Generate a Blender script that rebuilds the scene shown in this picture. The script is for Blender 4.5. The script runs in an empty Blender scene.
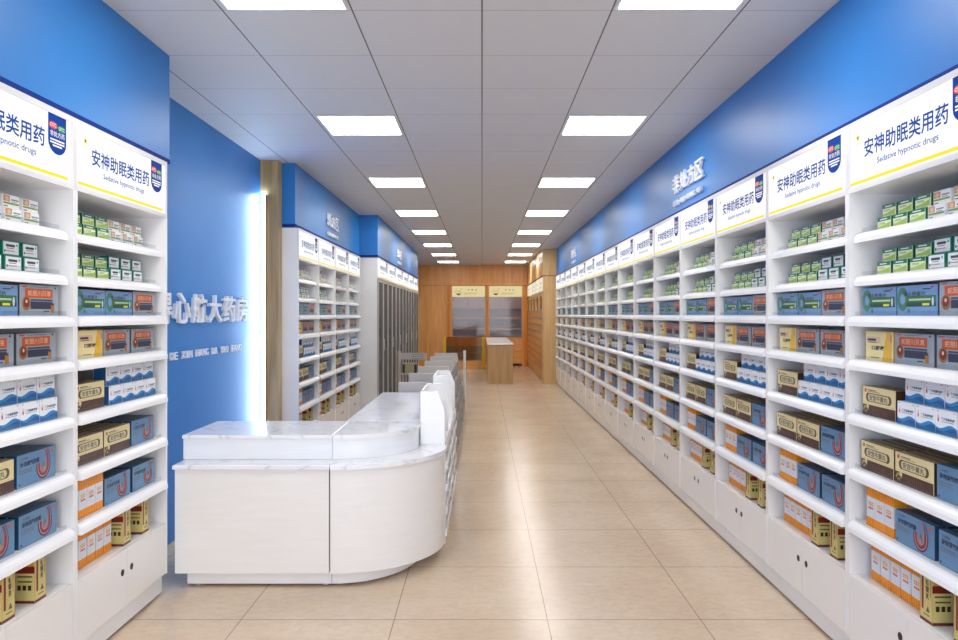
import bpy, bmesh, math, random
from mathutils import Vector, Matrix
random.seed(7)
S = bpy.context.scene
COL = S.collection
CAMZ = 1.485
CEIL = 2.891

# ------------------------------------------------------------------ camera
cd = bpy.data.cameras.new('camera'); cam = bpy.data.objects.new('camera', cd); COL.objects.link(cam)
cam.location = (0, 0, CAMZ); cam.rotation_euler = (math.pi/2, 0, 0)
cd.sensor_width = 36; cd.lens = 750/958*36
cd.shift_x = -3/958; cd.shift_y = -5.5/958
cd.clip_start = 0.05; cd.clip_end = 100
S.camera = cam
# ------------------------------------------------------------------ world, light, exposure
w = bpy.data.worlds.new('daylight'); S.world = w; w.use_nodes = True
w.node_tree.nodes['Background'].inputs[0].default_value = (0.86, 0.92, 1.0, 1)
w.node_tree.nodes['Background'].inputs[1].default_value = 1.3
PANEL_STRENGTH = 11.0
SIGN_STRENGTH = 0.62
LED_STRENGTH = 62.0
ld = bpy.data.lights.new('shopfront_daylight', 'AREA'); ld.shape = 'RECTANGLE'; ld.size = 3.6; ld.size_y = 2.6
ld.energy = 70; ld.color = (0.93, 0.96, 1.0)
lo = bpy.data.objects.new('shopfront_daylight', ld); COL.objects.link(lo)
lo.location = (0, -2.45, 1.45); lo.rotation_euler = (math.pi/2, 0, 0)
S.view_settings.view_transform = 'Standard'; S.view_settings.look = 'None'
S.view_settings.exposure = 0.5; S.view_settings.gamma = 1.0; S.view_settings.use_curve_mapping = False

# ------------------------------------------------------------------ materials
def lin(c):
    return tuple(((x/255)/12.92 if x/255 <= 0.04045 else ((x/255+0.055)/1.055)**2.4) for x in c)
MATS = {}
def mat(name, rgb=(200,200,200), rough=0.5, metal=0.0, emit=None, es=1.0, spec=None, coat=0.0):
    if name in MATS: return MATS[name]
    m = bpy.data.materials.new(name); m.use_nodes = True
    b = m.node_tree.nodes['Principled BSDF']
    b.inputs['Base Color'].default_value = (*lin(rgb), 1)
    b.inputs['Roughness'].default_value = rough
    b.inputs['Metallic'].default_value = metal
    if spec is not None: b.inputs['Specular IOR Level'].default_value = spec
    if coat: b.inputs['Coat Weight'].default_value = coat; b.inputs['Coat Roughness'].default_value = 0.1
    if emit is not None:
        b.inputs['Emission Color'].default_value = (*lin(emit), 1); b.inputs['Emission Strength'].default_value = es
    MATS[name] = m
    return m
def nodes(m): return m.node_tree.nodes, m.node_tree.links
def ramp(n, stops):
    r = n.new('ShaderNodeValToRGB'); e = r.color_ramp.elements
    while len(e) > 1: e.remove(e[0])
    e[0].position = stops[0][0]; e[0].color = (*lin(stops[0][1]), 1)
    for p, c in stops[1:]:
        x = e.new(p); x.color = (*lin(c), 1)
    return r
def noise_mat(name, c1, c2, scale=(1,1,1), ns=5, rough=0.4, detail=4, lo_=0.35, hi=0.65, mid=None, dist=0.0, bump=0.0, coat=0.0, metal=0.0):
    m = mat(name, c1, rough, metal, coat=coat); n, l = nodes(m); b = n['Principled BSDF']
    tc = n.new('ShaderNodeTexCoord'); mp = n.new('ShaderNodeMapping'); mp.inputs['Scale'].default_value = scale
    nz = n.new('ShaderNodeTexNoise'); nz.inputs['Scale'].default_value = ns; nz.inputs['Detail'].default_value = detail
    nz.inputs['Distortion'].default_value = dist
    st = [(lo_, c1)] + ([(0.5, mid)] if mid else []) + [(hi, c2)]
    r = ramp(n, st)
    l.new(tc.outputs['Object'], mp.inputs[0]); l.new(mp.outputs[0], nz.inputs['Vector']); l.new(nz.outputs['Fac'], r.inputs[0])
    l.new(r.outputs[0], b.inputs['Base Color'])
    if bump:
        bp = n.new('ShaderNodeBump'); bp.inputs['Strength'].default_value = bump; l.new(nz.outputs['Fac'], bp.inputs['Height']); l.new(bp.outputs[0], b.inputs['Normal'])
    return m
def math_node(n, l, op, a, b=None):
    x = n.new('ShaderNodeMath'); x.operation = op
    for i, v in enumerate((a, b)):
        if v is None: continue
        if isinstance(v, (int, float)): x.inputs[i].default_value = v
        else: l.new(v, x.inputs[i])
    return x.outputs[0]
def grid_fac(n, l, coord, period, offset, width):
    t = math_node(n, l, 'SUBTRACT', coord, offset - width/2)
    t = math_node(n, l, 'DIVIDE', t, period)
    t = math_node(n, l, 'FRACT', t)
    return math_node(n, l, 'LESS_THAN', t, width/period)
def floor_material():
    m = mat('floor_tile', (214,196,176), 0.12); n, l = nodes(m); b = n['Principled BSDF']
    tc = n.new('ShaderNodeTexCoord'); sp = n.new('ShaderNodeSeparateXYZ'); l.new(tc.outputs['Object'], sp.inputs[0])
    gx = grid_fac(n, l, sp.outputs[0], 0.745, 0.318+7.45*-1, 0.004); gy = grid_fac(n, l, sp.outputs[1], 0.763, 3.65-7.63, 0.005)
    g = math_node(n, l, 'MAXIMUM', gx, gy)
    mp = n.new('ShaderNodeMapping'); mp.inputs['Scale'].default_value = (1,1.5,1); l.new(tc.outputs['Object'], mp.inputs[0])
    n1 = n.new('ShaderNodeTexNoise'); n1.inputs['Scale'].default_value = 17; n1.inputs['Detail'].default_value = 8; n1.inputs['Roughness'].default_value = 0.68; n1.inputs['Distortion'].default_value = 0.6
    l.new(mp.outputs[0], n1.inputs['Vector'])
    r1 = ramp(n, [(0.28,(212,190,164)),(0.5,(221,201,176)),(0.68,(227,208,184)),(0.8,(238,223,203))]); l.new(n1.outputs['Fac'], r1.inputs[0])
    n2 = n.new('ShaderNodeTexNoise'); n2.inputs['Scale'].default_value = 1.6; n2.inputs['Detail'].default_value = 3; l.new(tc.outputs['Object'], n2.inputs['Vector'])
    mx0 = n.new('ShaderNodeMixRGB'); mx0.blend_type = 'MULTIPLY'; mx0.inputs[0].default_value = 0.35; l.new(r1.outputs[0], mx0.inputs[1])
    r2 = ramp(n, [(0.35,(225,205,190)),(0.65,(255,250,244))]); l.new(n2.outputs['Fac'], r2.inputs[0]); l.new(r2.outputs[0], mx0.inputs[2])
    mx = n.new('ShaderNodeMixRGB'); l.new(g, mx.inputs[0]); l.new(mx0.outputs[0], mx.inputs[1]); mx.inputs[2].default_value = (*lin((140,118,104)),1)
    l.new(mx.outputs[0], b.inputs['Base Color'])
    r3 = ramp(n, [(0.3,(58,58,58)),(0.7,(72,72,72))]); l.new(n1.outputs['Fac'], r3.inputs[0])
    rr = math_node(n, l, 'MULTIPLY_ADD', n1.outputs['Fac'], 0.10); l.new(rr, b.inputs['Roughness'])
    n[rr.node.name].inputs[2].default_value = 0.17
    b.inputs['Specular IOR Level'].default_value = 0.5
    return m
def ceiling_material():
    m = mat('ceiling_tile', (186,184,185), 0.62); n, l = nodes(m); b = n['Principled BSDF']
    tc = n.new('ShaderNodeTexCoord'); sp = n.new('ShaderNodeSeparateXYZ'); l.new(tc.outputs['Object'], sp.inputs[0])
    gx = grid_fac(n, l, sp.outputs[0], 0.6, -6.0, 0.0075); gy = grid_fac(n, l, sp.outputs[1], 0.6, 2.87-6.0, 0.005)
    gyw = math_node(n, l, 'MULTIPLY', gy, 0.55)
    g = math_node(n, l, 'MAXIMUM', gx, gyw)
    mx = n.new('ShaderNodeMixRGB'); l.new(g, mx.inputs[0]); mx.inputs[1].default_value = (*lin((208,205,204)),1); mx.inputs[2].default_value = (*lin((88,86,86)),1)
    l.new(mx.outputs[0], b.inputs['Base Color'])
    return m
def wood(name, a, b_, c=None, grain='z', rough=0.35, sc=1.0, coat=0.0):
    s = {'z': (14*sc,14*sc,0.9*sc), 'y': (14*sc,0.9*sc,14*sc), 'x': (0.9*sc,14*sc,14*sc)}[grain]
    return noise_mat(name, a, b_, s, 1.0, rough, 6, 0.32, 0.7, c, 1.2, coat=coat)
def see_through(name, rgb, mixf, rough=0.03):
    m = bpy.data.materials.new(name); m.use_nodes = True; n, l = nodes(m); n.clear()
    out = n.new('ShaderNodeOutputMaterial'); t = n.new('ShaderNodeBsdfTransparent'); t.inputs[0].default_value = (*lin(rgb),1)
    gl = n.new('ShaderNodeBsdfGlossy'); gl.inputs['Roughness'].default_value = rough
    mx = n.new('ShaderNodeMixShader'); mx.inputs[0].default_value = mixf
    l.new(t.outputs[0], mx.inputs[1]); l.new(gl.outputs[0], mx.inputs[2]); l.new(mx.outputs[0], out.inputs[0])
    MATS[name] = m; return m
def hazed_glass(name, tint, haze, mixf):
    m = see_through(name, tint, 0.035, 0.05); n, l = nodes(m)
    out = [x for x in n if x.type == 'OUTPUT_MATERIAL'][0]; old = out.inputs[0].links[0].from_socket
    d = n.new('ShaderNodeBsdfDiffuse'); d.inputs[0].default_value = (*lin(haze),1)
    mx = n.new('ShaderNodeMixShader'); mx.inputs[0].default_value = mixf
    l.new(old, mx.inputs[1]); l.new(d.outputs[0], mx.inputs[2]); l.new(mx.outputs[0], out.inputs[0]); return m
def lightbox(name, rgb, s):
    m = mat(name, tuple(v*0.5 for v in rgb), 0.5, emit=rgb, es=s, spec=0.2)
    m.cycles.emission_sampling = 'NONE'
    return m

WHITE = noise_mat('white_laminate', (236,235,235), (241,240,240), (1,1,1), 3, 0.28)
SHELFW = mat('white_shelf_enamel', (246,246,247), 0.22)
INNER = mat('cabinet_lining', (214,214,214), 0.5)
DOORW = mat('white_door', (238,235,232), 0.25)
BLUE = noise_mat('blue_paint', (34,120,196), (40,128,204), (1,1,1), 1.2, 0.42)
NAVY = mat('navy_trim', (4,50,130), 0.7, spec=0.2)
LETTER = mat('white_acrylic_letter', (236,239,246), 0.4)
FLOOR = floor_material(); CEILM = ceiling_material()
WALLW = mat('white_wall', (225,225,226), 0.6)
BLACK = mat('black_hole', (22,22,24), 0.6)
FOOTM = mat('grey_foot', (176,174,170), 0.4)
CLEAR = see_through('clear_strip', (246,248,249), 0.05)
GLASS = hazed_glass('tinted_door_glass', (215,215,215), (160,158,156), 0.28)  # grey haze mixed into the colour, standing for reflections over the dark interior
CGLASS = hazed_glass('cabinet_glass', (236,236,240), (150,146,158), 0.10)
SIGNW = lightbox('sign_white', (255,255,255), SIGN_STRENGTH)
SIGNBLUE = mat('sign_blue', (12,74,156), 0.6, spec=0.1)
SHIELD = mat('sign_shield', (4,62,150), 0.6, spec=0.1)
SIGNYEL = lightbox('sign_yellow', (250,226,20), 0.6)
SIGNRED = lightbox('sign_red', (236,84,84), 0.5)
SIGNGRN = lightbox('sign_green', (30,160,70), 0.5)
FRAME = mat('silver_sign_frame', (226,224,226), 0.3)
GREYLAM = mat('grey_laminate', (190,184,180), 0.45)
METAL = mat('brushed_metal', (190,190,192), 0.35, 0.9)

# ------------------------------------------------------------------ mesh helpers
class MB:
    def __init__(s): s.v = []; s.f = []; s.m = []; s.mats = []
    def mi(s, m):
        if m not in s.mats: s.mats.append(m)
        return s.mats.index(m)
    def add(s, vs, fs, m):
        o = len(s.v); s.v += [tuple(p) for p in vs]; k = s.mi(m)
        for f in fs: s.f.append([i+o for i in f]); s.m.append(k)
        return s
    def box(s, x0, y0, z0, x1, y1, z1, m):
        if x0 > x1: x0, x1 = x1, x0
        if y0 > y1: y0, y1 = y1, y0
        if z0 > z1: z0, z1 = z1, z0
        vs = [(x0,y0,z0),(x1,y0,z0),(x1,y1,z0),(x0,y1,z0),(x0,y0,z1),(x1,y0,z1),(x1,y1,z1),(x0,y1,z1)]
        return s.add(vs, [(0,3,2,1),(4,5,6,7),(0,1,5,4),(1,2,6,5),(2,3,7,6),(3,0,4,7)], m)
    def prism(s, pts, axis, a, b, m):
        n = len(pts)
        def P(p, t):
            return {'x': (t,p[0],p[1]), 'y': (p[0],t,p[1]), 'z': (p[0],p[1],t)}[axis]
        vs = [P(p,a) for p in pts] + [P(p,b) for p in pts]
        fs = [list(range(n)), list(range(2*n-1, n-1, -1))] + [(i, i+n, (i+1)%n+n, (i+1)%n) for i in range(n)]
        return s.add(vs, fs, m)
    def rect(s, x0, z0, x1, z1, y, m):      # flat print on a face towards -y
        return s.add([(x0,y,z0),(x1,y,z0),(x1,y,z1),(x0,y,z1)], [(0,1,2,3)], m)
    def poly(s, pts, y, m): return s.add([(p[0],y,p[1]) for p in pts], [tuple(range(len(pts)))], m)
    def strip(s, lo_, hi, y, m):             # ribbon between two polylines
        n = len(lo_)
        return s.add([(p[0],y,p[1]) for p in lo_]+[(p[0],y,p[1]) for p in hi], [(i,i+1,n+i+1,n+i) for i in range(n-1)], m)
    def oval(s, cx, cz, rx, rz, y, m, n=16):
        return s.poly([(cx+rx*math.cos(2*math.pi*i/n), cz+rz*math.sin(2*math.pi*i/n)) for i in range(n)], y, m)
    def cyl(s, cx, cy, z0, z1, r, m, n=14):
        return s.prism([(cx+r*math.cos(2*math.pi*i/n), cy+r*math.sin(2*math.pi*i/n)) for i in range(n)], 'z', z0, z1, m)
    def text(s, body, x0, z0, x1, z1, y, m, bold=0.0, depth=0.0):
        vs, fs, (a,b,c,d) = text_geo(body, bold, depth)
        sx = (x1-x0)/(c-a); sz = (z1-z0)/(d-b)
        return s.add([(x0+(p[0]-a)*sx, y-p[2], z0+(p[1]-b)*sz) for p in vs], fs, m)
    def build(s, name, parent=None, loc=None, rotz=0, smooth=False, fix=True):
        me = bpy.data.meshes.new(name); me.from_pydata(s.v, [], s.f)
        for m in s.mats: me.materials.append(m)
        me.polygons.foreach_set('material_index', s.m)
        if fix:
            bm = bmesh.new(); bm.from_mesh(me)
            solid = [f for f in bm.faces if all(len(e.link_faces) == 2 for e in f.edges)]
            bmesh.ops.recalc_face_normals(bm, faces=solid); bm.to_mesh(me); bm.free()
        if smooth:
            for p in me.polygons: p.use_smooth = True
        me.update()
        o = bpy.data.objects.new(name, me); COL.objects.link(o)
        if parent is not None: o.parent = parent
        if loc is not None: o.location = loc
        o.rotation_euler = (0,0,rotz)
        return o
_TX = {}
def text_geo(body, bold, depth):
    k = (body, bold, depth)
    if k in _TX: return _TX[k]
    cu = bpy.data.curves.new('lettering', 'FONT'); cu.body = body; cu.size = 1; cu.resolution_u = 2; cu.offset = bold
    cu.fill_mode = 'FRONT'
    if depth: cu.fill_mode = 'BOTH'; cu.extrude = depth/2
    o = bpy.data.objects.new('lettering', cu); COL.objects.link(o)
    dg = bpy.context.evaluated_depsgraph_get(); dg.update()
    me = bpy.data.meshes.new_from_object(o.evaluated_get(dg))
    vs = [tuple(v.co) for v in me.vertices]; fs = [tuple(p.vertices) for p in me.polygons]
    bpy.data.objects.remove(o); bpy.data.curves.remove(cu); bpy.data.meshes.remove(me)
    if depth: vs = [(x,y,z+depth/2) for x,y,z in vs]
    xs = [v[0] for v in vs]; ys = [v[1] for v in vs]
    _TX[k] = (vs, fs, (min(xs), min(ys), max(xs), max(ys)))
    return _TX[k]
def empty(name, loc, rotz=0):
    o = bpy.data.objects.new(name, None); o.empty_display_size = 0.1; COL.objects.link(o)
    o.location = loc; o.rotation_euler = (0,0,rotz); return o
def tag(o, label, cat, group=None):
    o['label'] = label; o['category'] = cat
    if group: o['group'] = group
    return o
def struct(o): o['kind'] = 'structure'; return o
def copy_tree(o, parent=None):
    c = o.copy(); COL.objects.link(c); c.parent = parent
    for ch in [x for x in o.children]: copy_tree(ch, c)
    return c
ORD = ['first','second','third','fourth','fifth','sixth','seventh','eighth','ninth','tenth','eleventh','twelfth','thirteenth','fourteenth','fifteenth','sixteenth']
RIGHT = -math.pi/2; LEFT = math.pi/2
def sbox(name, x0,y0,z0,x1,y1,z1, m): return struct(MB().box(x0,y0,z0,x1,y1,z1,m).build(name))

# ------------------------------------------------------------------ room shell
Y0, YB = -2.5, 22.0
XL, XR = -2.02, 1.90
sbox('floor', XL-0.1, Y0, -0.1, XR+0.1, YB, 0, FLOOR)
sbox('ceiling', XL-0.1, Y0, CEIL, XR+0.1, YB, CEIL+0.1, CEILM)
sbox('wall_left', XL-0.1, Y0, 0, XL, YB, CEIL, BLUE)
sbox('wall_right', XR, Y0, 0, XR+0.1, YB, CEIL, WALLW)
WOODB = wood('honey_wood', (228,152,72), (246,184,106), (238,166,86), 'z', 0.32)
WOODL = wood('light_oak', (212,168,108), (232,194,138), (222,180,122), 'z', 0.35)
WOODLY = wood('light_oak_level', (198,154,100), (218,178,126), (208,166,112), 'y', 0.35)
WOODX = wood('light_oak_cross', (198,158,106), (216,180,130), (206,168,118), 'x', 0.35)
ORANGE = mat('orange_trim', (226,138,22), 0.4)
sbox('wall_back', XL-0.1, YB, 0, XR+0.1, YB+0.1, CEIL, WOODB)
# bulkheads (blue fascias above the shelving) with navy lower edge
FB = 2.302
def fascia(i, xf, xb, y0, y1):
    sbox('trim_%d' % i, xf, y0, FB, xb, y1, CEIL, BLUE)
    d = 0.004 if xf < xb else -0.004
    m = MB().box(xf-d, y0, FB+0.0, xf, y1, FB+0.024, NAVY)
    ya = y0 - 0.004
    m.box(xf-d, ya, FB, xb, y0, FB+0.024, NAVY)
    struct(m.build('trim_%d' % (i+1)))
fascia(1, 1.60, XR, Y0, 16.1)
fascia(3, -1.70, XL, Y0, 4.08)
struct(MB().box(-1.70, 4.08, FB, XL, 4.084, FB+0.02, BLUE).build('trim_20'))
fascia(5, -1.735, XL, 6.965, 10.60)
fascia(7, -1.475, XL, 10.61, 17.26)
# wood bulkheads at the far end
sbox('trim_9', XL, 21.6, 2.33, 1.30, YB, CEIL, WOODB)
sbox('trim_10', XL, 21.60, 0, -0.995, YB, 2.322, WOODB)
struct(MB().box(XL, 21.598, 2.322, -0.995, 21.64, 2.33, mat('dark_gap', (120,72,34), 0.6)).build('trim_11'))
m = MB().box(1.30, 16.1, 2.325, XR, YB, CEIL, WOODL); struct(m.build('trim_12'))
struct(MB().box(1.305, 16.105, 2.31, XR, 21.6, 2.325, MATS['dark_gap']).build('trim_13'))
# wood slab column beside the LED strip
struct(MB().box(XL, 6.83, 0, -1.855, 6.955, CEIL, wood('slab_oak', (156,126,80), (212,178,122), (184,152,100), 'z', 0.4, 0.8)).build('trim_14'))
# LED strip in the wall corner
led = empty('wall_light', (XL, 6.83, 0.01))
MB().box(0.001, -0.012, 0, 0.062, -0.001, 2.56, METAL).box(0.056, -0.05, 0, 0.062, -0.0125, 2.56, METAL).build('light_shield', led)  # metal shield added to keep the tube's light off the slab
MB().cyl(0.040, -0.030, 0, 2.56, 0.013, mat('led_tube', (120,130,140), 0.4, emit=(190,222,255), es=LED_STRENGTH), 12).build('light_tube', led)
tag(led, 'tall glowing blue-white vertical light on the blue wall against the wooden column', 'wall light')

# ------------------------------------------------------------------ ceiling lights
DIFF = mat('light_diffuser', (255,255,255), 0.5, emit=(255,252,248), es=PANEL_STRENGTH)
def ceiling_light():
    r = empty('ceiling_light', (0,0,CEIL))
    f = MB(); a = 0.278; b = 0.267
    f.box(-a,-a,-0.008,a,-b,-0.0005,FRAME).box(-a,b,-0.008,a,a,-0.0005,FRAME).box(-a,-b,-0.008,-b,b,-0.0005,FRAME).box(b,-b,-0.008,a,b,-0.0005,FRAME)
    f.build('light_frame', r)
    MB().box(-b,-b,-0.006,b,b,-0.001,DIFF).build('diffuser', r)
    return r
cl0 = None
for side, X in (('left', -0.893), ('right', 0.891)):
    for k in range(9):
        if cl0 is None: cl0 = ceiling_light(); o = cl0
        else: o = copy_tree(cl0)
        o.location = (X, 0.77 + 2.4*k, CEIL)
        if k == 0: lab = 'square white ceiling light panel overhead, %s row, beyond the photo top edge' % side
        else: lab = '%s square ceiling light panel from the camera in the %s row' % (ORD[k-1], side)
        tag(o, lab, 'ceiling light', 'lit panels in the tiled ceiling')

# ------------------------------------------------------------------ sign artwork
def sign_art(m, W, y, z0, z1):
    k = (W)/0.9; Z = lambda z: z
    m.box(0.024*k, y, z0, 0.876*k, y+0.008, z1, SIGNW)
    e = y-0.0008
    H = z1-z0
    zz = lambda t: z0 + H*t
    m.rect(0.026*k, zz(0.035), 0.85*k, zz(0.085), e, SIGNYEL)
    cx, cz, R = 0.085*k, zz(0.80), 0.018
    m.poly([(cx+(R if i%2==0 else R*0.6)*math.sin(math.pi*i/5), cz+(R if i%2==0 else R*0.6)*math.cos(math.pi*i/5)) for i in range(10)], e, SIGNYEL)
    m.oval(cx, cz-0.001, 0.006, 0.006, e-0.0004, SIGNBLUE, 8)
    m.rect(cx-0.018, cz-0.028, cx+0.018, cz-0.0245, e, SIGNYEL)
    m.text('安神助眠类用药', 0.137*k, zz(0.43), 0.69*k, zz(0.725), e, SIGNBLUE, bold=0.016)
    m.text('Sedative hypnotic drugs', 0.235*k, zz(0.235), 0.635*k, zz(0.36), e, SIGNBLUE, bold=0.008)
    a, b, top, bot = 0.712*k, 0.838*k, zz(1.0), zz(0.385); c = (a+b)/2; r = (b-a)/2
    pts = [(a,top),(a,bot+0.05)] + [(c - r*math.cos(t), bot+0.05-0.05*math.sin(t)) for t in [math.pi*i/10 for i in range(1,10)]] + [(b,bot+0.05),(b,top)]
    m.poly(pts, e, SHIELD)
    m.oval(c-r*0.46, zz(0.825), r*0.47, 0.0145, e-0.0004, SIGNRED, 14); m.oval(c+r*0.46, zz(0.805), r*0.44, 0.0135, e-0.0005, SIGNGRN, 14)
    m.text('OTC', c-r*0.8, zz(0.80), c-r*0.14, zz(0.855), e-0.0009, SIGNW); m.text('OTC', c+r*0.14, zz(0.78), c+r*0.78, zz(0.835), e-0.0009, SIGNW)
    m.text('非处方药', c-r*0.78, zz(0.655), c+r*0.8, zz(0.745), e-0.0004, SIGNW, bold=0.006)
    for q, ww in ((0.605,0.78),(0.56,0.78),(0.515,0.5)): m.rect(c-r*ww, zz(q)-0.003, c+r*ww, zz(q)+0.003, e-0.0004, MATS['sign_white'])

# ------------------------------------------------------------------ shelving unit
SHELF_Z = [1.830, 1.648, 1.480, 1.297, 1.070, 0.841, 0.615]
BASE_Z = 0.385
DEP = 0.33
def shelf_unit(W):
    r = empty('shelving_unit', (0,0,0)); T = 0.018; top = 2.292
    for x in (0, W-T): MB().box(x+0.0004, 0, 0.115, x+T-0.0004, DEP, 1.996, WHITE).build('side_panel', r)
    MB().box(T, DEP-0.008, 0.115, W-T, DEP, 1.996, INNER).build('back_panel', r)
    # header light box
    s = MB().box(0.001, 0.012, 1.996, W-0.001, DEP, top, WHITE)
    s.box(0.001, 0, 1.996, W-0.001, 0.012, 2.017, FRAME).box(0.001, 0, 2.268, W-0.001, 0.012, top, FRAME).box(0.001,0,2.017,0.02,0.012,2.268,FRAME).box(W-0.02,0,2.017,W-0.001,0.012,2.268,FRAME)
    hb = s.build('header_box', r)
    f = MB(); sign_art(f, W, 0.004, 2.017, 2.268); sp = f.build('sign_panel', hb); sp['label'] = 'lit white sign face with blue lettering and yellow line'
    for i, z in enumerate(SHELF_Z):
        off = 0.028 if i < 2 else -0.002
        b = MB().box(T+0.0005, off+0.02, z-0.018, W-T-0.0005, DEP-0.009, z, SHELFW)
        pr = [(0.035,0),(0.012,-0.0015),(0.002,-0.006),(-0.006,-0.014),(-0.011,-0.026),(-0.012,-0.044),(0.012,-0.044),(0.012,-0.018),(0.035,-0.018)]
        b.prism([(p[0]+off, z+p[1]) for p in pr], 'x', T+0.006, W-T-0.006, SHELFW)
        sh = b.build('shelf', r)
        g = MB().box(T+0.02, off+0.0165, z+0.0005, W-T-0.02, off+0.0185, z+0.018, CLEAR).build('shade_strip', sh)  # clear strip added for the shelf's inner shadow above the lip
    MB().box(T+0.0005, 0.018, BASE_Z-0.018, W-T-0.0005, DEP-0.009, BASE_Z, WHITE).box(0.0005, 0.019, 0.115, W-0.0005, DEP, 0.13, WHITE).build('base_board', r)
    for j in (0, 1):
        x0 = 0.004 if j == 0 else W/2+0.0015; x1 = W/2-0.0015 if j == 0 else W-0.004
        d = MB().box(T+0.001 if j == 0 else x0, 0.0005, 0.118, x1 if j == 0 else W-T-0.001, 0.0175, BASE_Z-0.001, DOORW).build('door', r)
        cx = W/2 + (-0.045 if j == 0 else 0.045)
        MB().prism([(cx+0.015*math.cos(2*math.pi*i/14), 0.285+0.016*math.sin(2*math.pi*i/14)) for i in range(14)], 'y', -0.0008, 0.0005, BLACK).build('finger_hole', d)
    MB().box(0.003, 0.028, 0.016, W-0.003, 0.042, 0.115, WHITE).box(0.003,0.042,0.016,0.017,DEP,0.115,WHITE).box(W-0.017,0.042,0.016,W-0.003,DEP,0.115,WHITE).build('plinth', r)
    for x in (0.03, W-0.03):
        for y in (0.06, DEP-0.05):
            MB().cyl(x, y, 0, 0.02, 0.011, FOOTM).build('foot', r)
    return r

# ------------------------------------------------------------------ medicine box artwork
def carton(name, w_, d_, h_, base, art, side=None, topc=None):
    m = MB(); m.box(-w_/2, 0, 0, w_/2, d_, h_, base)
    e = 0.0004
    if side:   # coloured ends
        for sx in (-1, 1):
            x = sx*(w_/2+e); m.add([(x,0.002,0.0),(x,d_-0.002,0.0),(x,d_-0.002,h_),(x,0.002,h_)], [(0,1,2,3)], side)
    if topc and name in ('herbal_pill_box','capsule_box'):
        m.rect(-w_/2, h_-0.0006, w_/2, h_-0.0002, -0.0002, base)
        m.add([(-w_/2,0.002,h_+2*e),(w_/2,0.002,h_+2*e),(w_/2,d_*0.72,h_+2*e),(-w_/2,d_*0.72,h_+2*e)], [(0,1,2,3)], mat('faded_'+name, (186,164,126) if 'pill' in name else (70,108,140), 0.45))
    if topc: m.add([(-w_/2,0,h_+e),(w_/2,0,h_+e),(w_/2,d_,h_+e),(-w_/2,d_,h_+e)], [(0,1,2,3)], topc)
    art(m, w_, h_)
    o = m.build(name); o.hide_render = False
    return o
P = lambda n, c, r=0.4: mat('print_'+n, c, r)
def art_green(m, w, h):
    A = -w/2
    m.rect(A, h*0.70, A+w, h, -0.0005, P('dark_green', (12,118,84)))
    m.rect(A+0.004, h*0.1, A+w-0.004, h*0.68, -0.0004, P('pale_green',(236,244,196)))
    n = 8; lo = [(A+0.004+(w-0.008)*i/n, h*0.12) for i in range(n+1)]
    hi = [(p[0], h*(0.28+0.28*(i/n)**1.5)) for i, p in enumerate(lo)]
    m.strip(lo, hi, -0.0008, P('leaf_green',(172,208,84)))
    m.rect(A+w*0.2, h*0.80, A+w*0.75, h*0.88, -0.001, P('white',(244,244,244)))
    for q in (0.56,0.48): m.rect(A+w*0.12, h*q, A+w*0.6, h*(q+0.035), -0.001, P('olive',(120,150,70)))
def art_tan(m, w, h):
    A = -w/2
    m.rect(A+0.003, h*0.5, A+w*0.42, h*0.95, -0.0005, P('tan',(196,150,110)))
    m.oval(A+w*0.24, h*0.7, w*0.11, h*0.17, -0.0008, P('skin',(226,182,150)))
    m.rect(A+0.003, h*0.3, A+w*0.97, h*0.44, -0.0005, P('grass',(128,160,40)))
    m.rect(A+w*0.5, h*0.62, A+w*0.94, h*0.72, -0.0005, P('grey_text',(120,120,124)))
    m.rect(A+w*0.5, h*0.50, A+w*0.85, h*0.55, -0.0005, P('grey_text',(120,120,124)))
    m.rect(A+w*0.06, h*0.10, A+w*0.3, h*0.18, -0.0005, P('brown_text',(120,80,60)))
def art_teal(m, w, h):
    A = -w/2
    m.rect(A+w*0.05, h*0.08, A+w*0.95, h*0.92, -0.0004, P('paper',(240,242,242)))
    m.rect(A+w*0.2, h*0.58, A+w*0.72, h*0.74, -0.0008, P('ink',(50,56,60)))
    m.rect(A+w*0.25, h*0.46, A+w*0.66, h*0.51, -0.0008, P('grey_text',(120,120,124)))
    m.rect(A+w*0.2, h*0.28, A+w*0.7, h*0.34, -0.0008, P('rose',(214,130,130)))
    m.oval(A+w*0.13, h*0.3, w*0.05, h*0.1, -0.0008, P('leaf',(40,150,110)), 8)
    m.oval(A+w*0.84, h*0.72, w*0.045, h*0.09, -0.0008, P('leaf',(40,150,110)), 8)
def arc_band(m, cx, cz, r0, r1, a0, a1, y, mt, n=18, sx=1, sz=1):
    lo = [(cx+r0*sx*math.cos(a0+(a1-a0)*i/n), cz+r0*sz*math.sin(a0+(a1-a0)*i/n)) for i in range(n+1)]
    hi = [(cx+r1*sx*math.cos(a0+(a1-a0)*i/n), cz+r1*sz*math.sin(a0+(a1-a0)*i/n)) for i in range(n+1)]
    m.strip(lo, hi, y, mt)
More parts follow.
